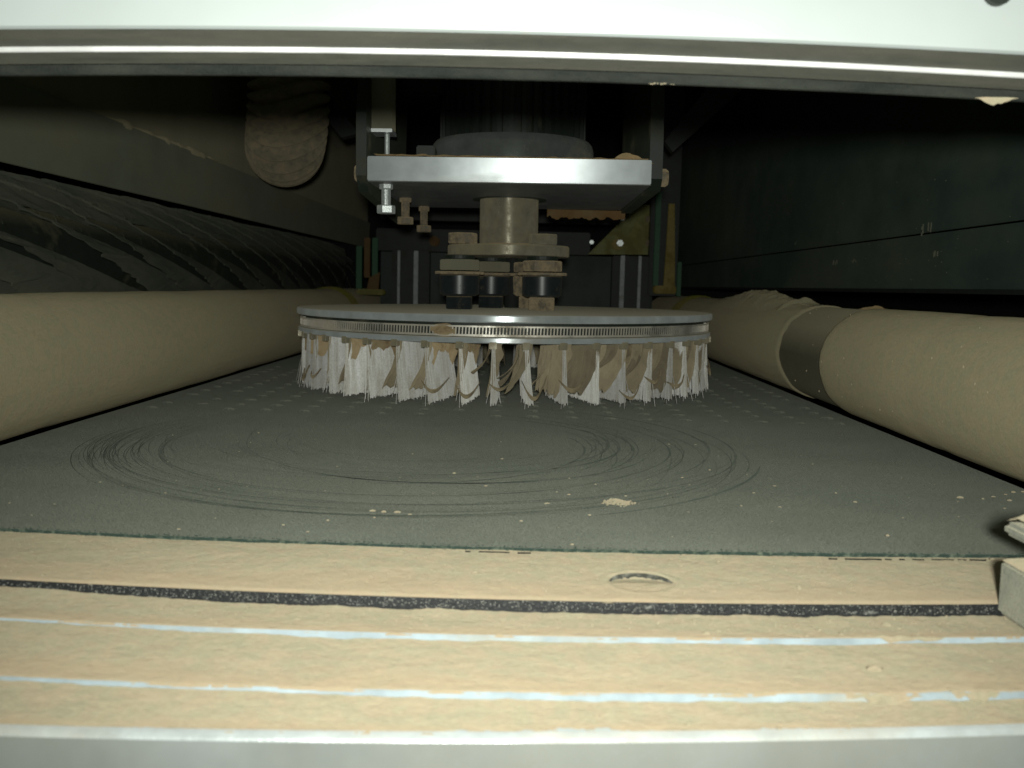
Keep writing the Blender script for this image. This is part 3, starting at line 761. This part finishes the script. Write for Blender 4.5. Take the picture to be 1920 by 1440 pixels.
for k in range(45):
    ang = -90-1.5+8*k+random.uniform(-.5, .5)
    b0 = use('bristle_bundle', random.choice(BR), hd); b0.rotation_euler = (random.uniform(-.05, .05), 0, R(ang)); b0.scale = (1, random.uniform(.7, 1.3), random.uniform(.98, 1.02))
    s0 = use('sandpaper_sheet', random.choice(SH), hd); s0.rotation_euler = (0, 0, R(ang)); s0.scale = (1, 1, random.uniform(.97, 1.02))
    an = (ang+720) % 360
    for _ in range(2 if an > 266 else 0):
        if random.random() < .75:
            f0 = use('torn_flap', random.choice(FL), hd); f0.rotation_euler = (random.uniform(-.06, .02), 0, R(ang+random.uniform(-2, 1)))
    c0 = use('blade_clip', CL, hd); c0.rotation_euler = (0, 0, R(ang))
    if 165 < an < 262 and random.random() < .9:
        p0 = use('dust_pad', random.choice(PD), b0)
    if an > 180 and random.random() < (.4 if an < 250 else .62):
        q = use('curled_strip', random.choice(CU), s0); q.scale = (1, 1, random.uniform(.8, 1.2))

# ------------------------------------------------------------------ front sill (steps, nearest the camera)
e_strip = quad([(-.1753, .3128), (-.0023, .306), (.166, .316)])
e_s1 = quad([(-.1597, .2844), (-.0019, .2817), (.1546, .2927)])
e_s2 = quad([(-.1389, .2465), (-.0013, .2458), (.1363, .2557)])
e_fr = quad([(-.1249, .2210), (-.0009, .2251), (.1275, .2376)])
zt1 = quad([(-.175, .0006), (0, 0), (.166, .0)])
X0, X1 = -.27, .27
sill = thing('front_sill', 'stepped metal sill caked with tan wood dust in front of the belt', 'sill', (0, .25, -.02))
def sweep(rows, n=180, parent=sill, name='step', mat=M_blueface, smooth='auto', label=None, kind=None):
    """rows: functions x -> (y, z)"""
    bm = bmesh.new(); vs = []
    for f in rows:
        line = []
        for i in range(n+1):
            x = X0+(X1-X0)*i/n; y, z = f(x)
            line.append(bm.verts.new((x, y-.25, z+.02)))
        vs.append(line)
    for j in range(len(vs)-1):
        for i in range(n): bm.faces.new((vs[j][i], vs[j][i+1], vs[j+1][i+1], vs[j+1][i]))
    return link(name, bm, mat, parent, smooth, kind, label)
DP = .0022   # lip height
sweep([lambda x: (.42, -.0066), lambda x: (e_strip(x), -.0066), lambda x: (e_strip(x)+.0002, -.0095)], name='rear_plate', mat=M_front)
sweep([lambda x: (e_strip(x)-.0002, -.0024), lambda x: (e_strip(x)-.0003, -.0026), lambda x: (e_strip(x)-.0003, -.0085)], name='rubber_strip', mat=M_sparkle)
sweep([lambda x: (e_strip(x), -.0096), lambda x: (e_s1(x)+.0030, -.0092), lambda x: (e_s1(x)+.0006, -.0066), lambda x: (e_s1(x)+.0003, -.0056), lambda x: (e_s1(x), -.0060), lambda x: (e_s1(x), -.0100)], name='upper_step', mat=M_blueface)
sweep([lambda x: (e_s1(x)+.001, -.0088), lambda x: (e_s2(x)+.0004, -.0079), lambda x: (e_s2(x), -.0083), lambda x: (e_s2(x), -.0125)], name='middle_step', mat=M_blueface)
sweep([lambda x: (e_s2(x)+.001, -.0112), lambda x: (e_fr(x)+.0032, -.0103)], name='lower_step', mat=M_blueface)
sweep([lambda x: (e_fr(x)+.0032, -.0101), lambda x: (e_fr(x)+.0014, -.0102), lambda x: (e_fr(x)+.0006, -.0105), lambda x: (e_fr(x)+.0002, -.0110), lambda x: (e_fr(x), -.0116)], name='front_lip', mat=M_lip)  # bare rounded lip, coloured brighter to carry the edge highlight
sweep([lambda x: (e_fr(x), -.0116), lambda x: (e_fr(x)-.003, -.0600)], name='front_face', mat=M_front)
# dust lying on each tread: undulating top, ragged front edge, heap against the riser behind
def rec(x, y, z):
    d = math.hypot(x-.0425, (y-.3275)/.95)+.0004*nz(x*300, y*300)
    if d < .0150: z += .00015*max(0, 1-abs(d-.0125)/.0025)*(1 if d > .0116 else 0)
    if d < .0116: z -= .0022*min(1, (.0116-d)/.0007)*(1-.9*max(0, min(1, (.3365-y)/.010)))
    return z
def tread(back, front, zb, zf, seed, hl, ov, name='dust_layer', lab=''):
    bm = bmesh.new(); nx, ny = 760, 64
    def f(u, v):
        x = X0+(X1-X0)*u; yb_, yf = back(x), front(x)
        rk = .25 if seed == 9.5 else 1; rag = rk*(.0008*fb(x*55, seed, 1)+.0003*fb(x*420, seed, 2))
        y = yb_+(yf-yb_)*v - (rag*(v**3))
        th = hl(x, v)
        z = zb(x)+(zf(x)-zb(x))*v+th+.00022*fb(x*55, y*80, seed)+.00007*fb(x*260, y*300, seed)+.00006*fb(x*800, y*950, seed)
        if v > .97: z -= ((v-.97)/.03)**2*(th*.9)
        z = rec(x, y, z)
        return (x, y-.25, z+.02)
    vs = grid(bm, nx, ny, f)
    o = link(name, bm, M_dust_fore, None, True, 'stuff'); o.location = (0, .25, -.02)
    at = o.data.attributes.new('front_tint', 'FLOAT', 'POINT')  # peach tint, stronger towards the front of the tread
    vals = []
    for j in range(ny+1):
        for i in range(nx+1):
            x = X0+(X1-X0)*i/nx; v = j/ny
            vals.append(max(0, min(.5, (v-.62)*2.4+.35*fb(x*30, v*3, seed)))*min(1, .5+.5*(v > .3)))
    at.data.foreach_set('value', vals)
    tag(o, lab, 'dust'); return o
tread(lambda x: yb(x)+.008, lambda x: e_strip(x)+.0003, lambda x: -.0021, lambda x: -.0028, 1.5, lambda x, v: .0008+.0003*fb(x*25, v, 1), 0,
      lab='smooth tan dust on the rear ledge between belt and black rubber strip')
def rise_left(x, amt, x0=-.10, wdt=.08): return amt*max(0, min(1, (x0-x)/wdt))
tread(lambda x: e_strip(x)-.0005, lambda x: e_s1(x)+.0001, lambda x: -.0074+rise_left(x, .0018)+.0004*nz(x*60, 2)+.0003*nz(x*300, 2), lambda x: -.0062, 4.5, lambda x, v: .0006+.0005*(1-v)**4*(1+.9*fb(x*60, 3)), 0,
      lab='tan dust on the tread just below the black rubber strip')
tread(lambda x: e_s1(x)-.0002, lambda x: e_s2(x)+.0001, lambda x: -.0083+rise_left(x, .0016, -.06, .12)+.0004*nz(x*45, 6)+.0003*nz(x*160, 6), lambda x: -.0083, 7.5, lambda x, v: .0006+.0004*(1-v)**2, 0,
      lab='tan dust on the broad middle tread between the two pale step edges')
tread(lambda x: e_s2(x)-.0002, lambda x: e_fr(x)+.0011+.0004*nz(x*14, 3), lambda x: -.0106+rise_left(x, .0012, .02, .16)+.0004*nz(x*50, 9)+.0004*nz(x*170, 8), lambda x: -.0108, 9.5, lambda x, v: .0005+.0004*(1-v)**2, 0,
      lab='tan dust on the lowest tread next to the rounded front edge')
bm = bmesh.new(); random.seed(31)
def crack(xa, xb, off):
    x = xa
    while x < xb:
        L = random.uniform(.002, .006)
        box(bm, (x, yb(x)-off-.0002, -.0016), (min(xb, x+L), yb(x)-off-.00008+random.uniform(0, .00012), -.0009)); x += L+random.choice([0, 0, .0015, .003])
crack(-.021, .004, .0032); crack(.118, .180, .0034)
o = link('joint_crack', bm, M_black, sill, False, 'stuff'); o.location = (0, -.25, .02)
bm = bmesh.new(); random.seed(77)   # grit on the rubber strip
for k in range(1500):
    x = random.uniform(-.2, .17); z = random.uniform(-.0058, -.0026); s = random.choice([.00008, .0001, .00014, .0002])
    box(bm, (x, e_strip(x)-.0003-s, z), (x+s*1.5, e_strip(x)-.0003, z+s))
o = link('grit', bm, M_brightgrit, sill, False, 'stuff'); o.location = (0, -.25, .02)
# spilled dust patches over the step edges at the right
for k, (x, w_, ef, z0) in enumerate([(.098, .012, e_s2, -.0092), (.125, .007, e_s2, -.0088), (.118, .014, e_s1, -.0062)]):
    bm = bmesh.new(); sd = k*3.3
    grid(bm, 26, 10, lambda u, v: (x-w_+2*w_*u, ef(x)-.0002-.0011*math.sin(v*math.pi)*math.sin(u*math.pi)-.0007*v*math.sin(u*math.pi), z0+.0014+.0006*nz(u*9, sd, 4)-.0032*v*math.sin(u*math.pi)**.7*(.7+.9*nz(u*5, sd))))
    o = link('spilled_dust', bm, M_dust_fore, sill, True, 'stuff'); o.location = (0, -.25, .02)
bm = bmesh.new(); random.seed(91)    # loose grains and small clumps on the treads
TR = [(lambda x: yb(x)-.002, e_strip, lambda v: -.0014-.0006*v, 1.), (e_strip, e_s1, lambda v: -.0062+.0004*v, .8), (e_s1, e_s2, lambda v: -.0078-.0001*v, 1.2), (e_s2, lambda x: e_fr(x)+.002, lambda v: -.0101-.0002*v, .8)]
for bk_, fr_, zz_, q in TR:
    for k in range(int(900*q)):
        x = random.uniform(-.20, .20); v = random.uniform(.03, .97)
        if x > .0 and random.random() < .3: x = min(.17, abs(random.gauss(.12, .02)))
        y = bk_(x)+(fr_(x)-bk_(x))*v
        if math.hypot(x-.0425, y-.3275) < .013: continue
        s = abs(random.gauss(0, .00016))+.00008
        if random.random() < .02: s *= 2.6
        r_ = [random.uniform(.7, 1.4) for _ in range(3)]
        g = bmesh.ops.create_icosphere(bm, subdivisions=1, radius=s)
        for vv in g['verts']: vv.co = Vector((x+vv.co.x*r_[0]*1.3, y+vv.co.y*r_[1], zz_(v)+vv.co.z*.7*r_[2]))
o = link('dust_grain', bm, M_dust_fore, None, True, 'stuff'); tag(o, 'loose grains and tiny clumps of dust strewn on the sill treads', 'dust grains')
# screw recess in the rear ledge
hole = thing('screw_recess', 'round dust filled screw recess in the rear ledge of the sill', 'recess', (.0425, .3270, -.0028))
bm = bmesh.new(); lathe(bm, [(.0111, .0008), (.0107, .0008), (.0106, -.0030)], 60, a0=R(2), a1=R(178), wob=lambda a, h: .0002*nz(math.cos(a)*9, math.sin(a)*9, h*800)); link('recess_wall', bm, M_recess, hole, True)
bm = mound(0, -.001, -.0026, .0085, .0065, .0008, 2, 26, .3); link('dust_fill', bm, M_dust, hole, True, 'stuff')

# clamp bracket on the right
br = thing('clamp_bracket', 'dusty grey steel clamp, upper arm over lower block, at right end of the sill', 'bracket', (.160, .315, -.005))
link('lower_block', bx((0, -.20, 0), (.022, 0, .0182), .0012), M_bracket, br)
bm = bx((0, -.20, .0268), (.024, .0, .0312), .0014); link('upper_arm', bm, M_bracket, br)
link('clamp_post', bx((.0225, -.19, .001), (.040, -.06, .034), .001), M_bracket, br)
bm = bmesh.new()
grid(bm, 20, 90, lambda u, v: (.0006+.022*u, -.0008-.12*v, .0312+(.0056+.0018*fb(u*4, v*22, 3))*max(0, math.sin(math.pi*min(1, .10+u*.88)))**.5*min(1, v*14+.25)-.0006))
o = link('dust_layer', bm, M_dust, None, True, 'stuff', loc=(.160, .315, -.005)); tag(o, 'lumpy pale dust heaped on the upper arm of the clamp', 'dust')
bm = bmesh.new()
grid(bm, 12, 70, lambda u, v: (.0004+.021*u, -.0006-.15*v, .0180+.0010*math.sin(math.pi*u)**.5+.0002*fb(u*5, v*40, 8)))
o = link('dust_layer', bm, M_dust, None, True, 'stuff', loc=(.160, .315, -.005)); tag(o, 'thin pale dust on the top edge of the lower clamp block', 'dust')

# ------------------------------------------------------------------ cover above the opening
dzb = quad([(-.18, -.0021), (-.007, 0), (.164, -.0036)])
cv = thing('cover_panel', 'white painted metal cover with grey seals and a bright trim line above the opening', 'cover', (0, .30, .18))
def cs(name, pts_, mat, smooth='auto', jit=0):
    bm = bmesh.new(); n = 160; vs = []
    for j, (y, z) in enumerate(pts_):
        line = []
        for i in range(n+1):
            x = -.30+.60*i/n
            q = jit*fb(x*500, j, 3) if jit else 0
            line.append(bm.verts.new((x, y-.30, z+dzb(x)*z/.17-.18+q)))
        vs.append(line)
    for j in range(len(vs)-1):
        for i in range(n): bm.faces.new((vs[j][i], vs[j][i+1], vs[j+1][i+1], vs[j+1][i]))
    return link(name, bm, mat, cv, smooth)
cs('white_sheet', [(.3085, .29), (.301, .19), (.3, .178), (.3003, .1769), (.3014, .1762)], M_white)
cs('underside_seal', [(.3014, .1761), (.310, .1759), (.3222, .1760)], M_seal)
cs('trim_strip', [(.3222, .1760), (.3222, .1746), (.3229, .1744)], M_brightalu)
cs('lower_seal', [(.3229, .1743), (.331, .1741), (.3378, .1740)], M_seal)
cs('fuzzy_edge', [(.3378, .1735), (.3380, .1712), (.3386, .1705), (.341, .1706), (.3412, .29)], M_fuzz, 'auto', .00005)
bm = bmesh.new(); solid_lathe(bm, [(.0042, -.0022), (.0042, 0)], 20, (.1384, .0108), 'y'); sc_ = link('screw_head', bm, M_dark, cv, 'auto'); sc_.location.z = 0
tag(link('dust_clump', (lambda b: ([setattr(v, 'co', Vector((v.co.x, v.co.y, -v.co.z))) for v in b.verts], b)[1])(mound(0, 0, 0, .0075, .0025, .0015, 6, 40, 1.4)), M_dust, None, True, loc=(.1585, .3385, .1670)), 'small pale clump of dust hanging from the cover edge at the right', 'dust clump')
bm = bmesh.new()
random.seed(8)
for k in range(14):
    g = bmesh.ops.create_icosphere(bm, subdivisions=1, radius=random.uniform(.0001, .0003)); d = Vector((.040+random.uniform(0, .009), .3384, .1700+random.uniform(-.0002, .0002)))
    for v in g['verts']: v.co += d
tag(link('dust_speck', bm, M_dust, None, False, 'stuff'), 'tiny pale specks hanging from the lower edge of the cover', 'dust specks')
